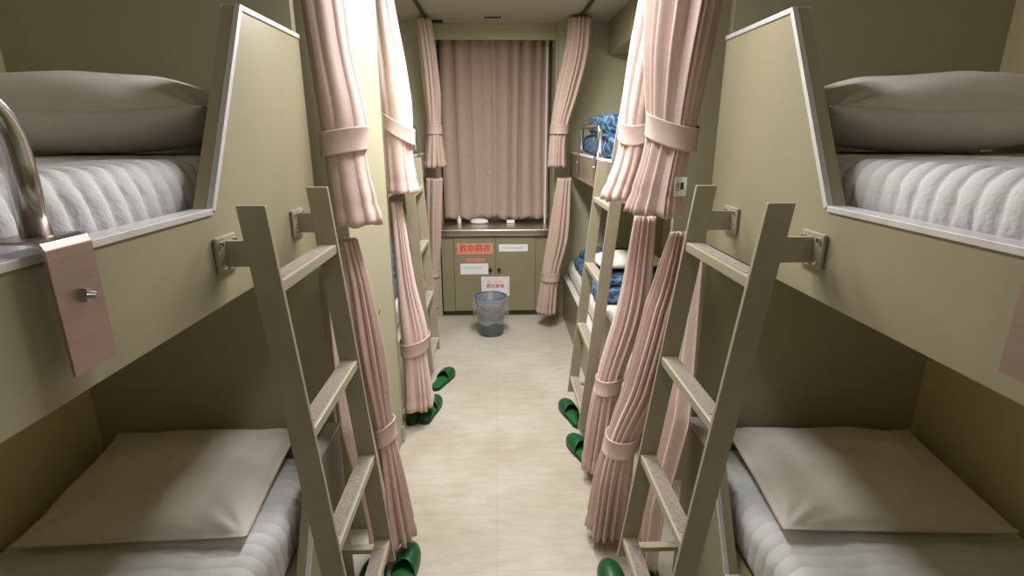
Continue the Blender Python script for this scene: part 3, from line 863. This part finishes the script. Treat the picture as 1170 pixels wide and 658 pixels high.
# ------------------------------------------------------------------ slippers
def slipper_proto():
    L = .315
    t = thing('slipper', '', 'slipper', (0, 0, 0), 'green slippers on the cabin floor')
    def half(tt):  # half width along length, heel 0 .. toe 1
        return .036*math.sqrt(max(0, 1-((.14-min(tt, .14))/.14)**2)) if tt < .14 else \
            (.036+(.050-.036)*(.5-.5*math.cos(PI*min(1, (tt-.14)/.56))) if tt < .70 else .050*math.sqrt(max(0, 1-((tt-.70)/.30)**2.3)))
    ts = [0, .01, .03, .06, .10, .14]+[.14+.04*i for i in range(1, 18)]+[.86, .90, .93, .96, .98, .993, 1]
    ts = sorted(set(round(x, 4) for x in ts))
    out = [(half(q), q*L) for q in ts]; ring = [(x, y) for x, y in out]+[(-x, y) for x, y in out[::-1]]
    ring2 = []
    for p in ring:
        if not ring2 or (abs(p[0]-ring2[-1][0])+abs(p[1]-ring2[-1][1])) > 1e-5: ring2.append(p)
    if abs(ring2[0][0]-ring2[-1][0])+abs(ring2[0][1]-ring2[-1][1]) < 1e-5: ring2.pop()
    def slab(sc, z0, z1, m, nm):
        b = bmesh.new(); pts = [(x*sc, L/2+(y-L/2)*(1-(1-sc)*.35)-L/2) for x, y in ring2]
        prism(b, pts, 'z', z0, z1); return child(nm, b, m, t)
    slab(1.0, 0, .022, 'sole', 'sole'); slab(.93, .0215, .026, 'insole', 'insole')
    b = bmesh.new(); cols = []
    na, nt = 18, 22
    for i in range(nt+1):
        tt = .47+.53*i/nt; y = tt*L-L/2; w = max(half(min(tt, .9995)), .001)*1.04
        hgt = .050*math.sqrt(max(0, 1-max(0, (tt-.52)/.48)**2.6))+.004
        row = []
        for k in range(na+1):
            a = PI*k/na
            # opening edge curves towards the toe in the middle
            yy = y+(.03*math.sin(a)**2)*(1-i/nt)
            row.append(b.verts.new((w*math.cos(a), yy, .016+hgt*math.sin(a)**.8)))
        cols.append(row)
    for a, c_ in zip(cols, cols[1:]):
        for k in range(na): b.faces.new((a[k], a[k+1], c_[k+1], c_[k]))
    u = child('upper', b, 'green', t, smooth=True)
    md = u.modifiers.new('thickness', 'SOLIDIFY'); md.thickness = .004; md.offset = -1
    return t
sl = slipper_proto()
spots = [(.385, 2.865, .22, 'green slipper on the right, farther of the two by the far ladder foot'),
         (.388, 2.46, .28, 'green slipper on the right, partly under the pink lower curtain'),
         (.372, 1.545, .04, 'green slipper at the bottom of the frame below the near right ladder'),
         (.500, 1.55, -.05, 'green slipper barely visible behind the bottom rung of the near right ladder'),
         (-.445, 3.36, -.32, 'green slipper on the left lying askew beside the far ladder'),
         (-.480, 2.94, -.16, 'green slipper on the left with its heel poking out below the curtain hem'),
         (-.585, 2.93, .05, 'green slipper half hidden between left curtain hem and wall block'),
         (-.432, 1.66, -.06, 'green slipper below the near left ladder, nearer the aisle'),
         (-.545, 1.58, .03, 'green slipper in the dark under the near left ladder')]
for i, (x, y, a, lab) in enumerate(spots):
    if i == 0: o = sl
    else:
        o = sl.copy(); COL.objects.link(o)
        for ch in list(sl.children):
            c = ch.copy(); COL.objects.link(c); c.parent = o
    o.location = (x, y, .0005); o.rotation_euler = (0, 0, a); o['label'] = lab

# ------------------------------------------------------------------ ventilation box, far right
t = thing('ventilation_box', 'olive box with dark grille high on the wall above the far right berth', 'vent box', (1.16, 4.36, 2.30))
child('casing', B(.865, 1.455, 3.9, 4.69, 2.29, ZC-.002, bev=.004), 'cab', t)
b = bmesh.new()
for a in ((.88, .92, 2.31, 2.52), (1.40, 1.44, 2.31, 2.52), (.92, 1.40, 2.31, 2.335), (.92, 1.40, 2.495, 2.52)):
    box(b, a[0], a[1], 3.885, 3.9, a[2], a[3], bev=.002)
child('frame', b, 'cab', t)
child('grille', B(.92, 1.40, 3.893, 3.899, 2.335, 2.495), 'dark', t, label='dark grille')

# ------------------------------------------------------------------ camera, light
cam = bpy.data.cameras.new('camera'); co = bpy.data.objects.new('camera', cam); COL.objects.link(co)
cam.sensor_width = 36; cam.lens = 600/1170*36; cam.clip_start = .01; cam.clip_end = 60
p, yw, rl = math.radians(16.16), math.radians(1.53), math.radians(-.085)
fwd = Vector((math.sin(yw)*math.cos(p), math.cos(yw)*math.cos(p), -math.sin(p)))
right = Vector((math.cos(yw), -math.sin(yw), 0)); up = right.cross(fwd)
r2 = right*math.cos(rl)+up*math.sin(rl); u2 = up*math.cos(rl)-right*math.sin(rl)
mw = Matrix((( r2.x, u2.x, -fwd.x, -.053), (r2.y, u2.y, -fwd.y, 0), (r2.z, u2.z, -fwd.z, 1.65), (0, 0, 0, 1)))
co.matrix_world = mw
C.camera = co

def area(name, loc, sx, sy, power, col):
    l = bpy.data.lights.new(name, 'AREA'); l.shape = 'RECTANGLE'; l.size = sx; l.size_y = sy; l.energy = power; l.color = col
    o = bpy.data.objects.new(name, l); COL.objects.link(o); o.location = loc
    return o
area('lamp_light', (0, 2.40, ZC-.053), .24, .56, 16, (1, .98, .96))
area('near_fill_light', (0, 1.62, ZC-.053), .24, .56, 8, (1, .98, .96))  # added lamp that spreads the main light and evens out hot spots
area('far_lamp_light', (0, 3.28, ZC-.053), .24, .62, 23, (1, .98, .96))
area('rear_fill_light', (0, -.75, ZC-.055), .18, .46, 3.2, (1, .96, .90))  # unseen fill light added behind the camera to lift the dark areas
wd = bpy.data.worlds.new('world'); C.world = wd; wd.use_nodes = True
wd.node_tree.nodes['Background'].inputs[0].default_value = (.02, .02, .02, 1)
C.view_settings.view_transform = 'Standard'; C.view_settings.look = 'None'
C.view_settings.gamma = 1; C.view_settings.use_curve_mapping = False
C.view_settings.exposure = 0.74
C.cycles.max_bounces = 12; C.cycles.diffuse_bounces = 8; C.cycles.use_denoising = True
C.cycles.sample_clamp_indirect = 8
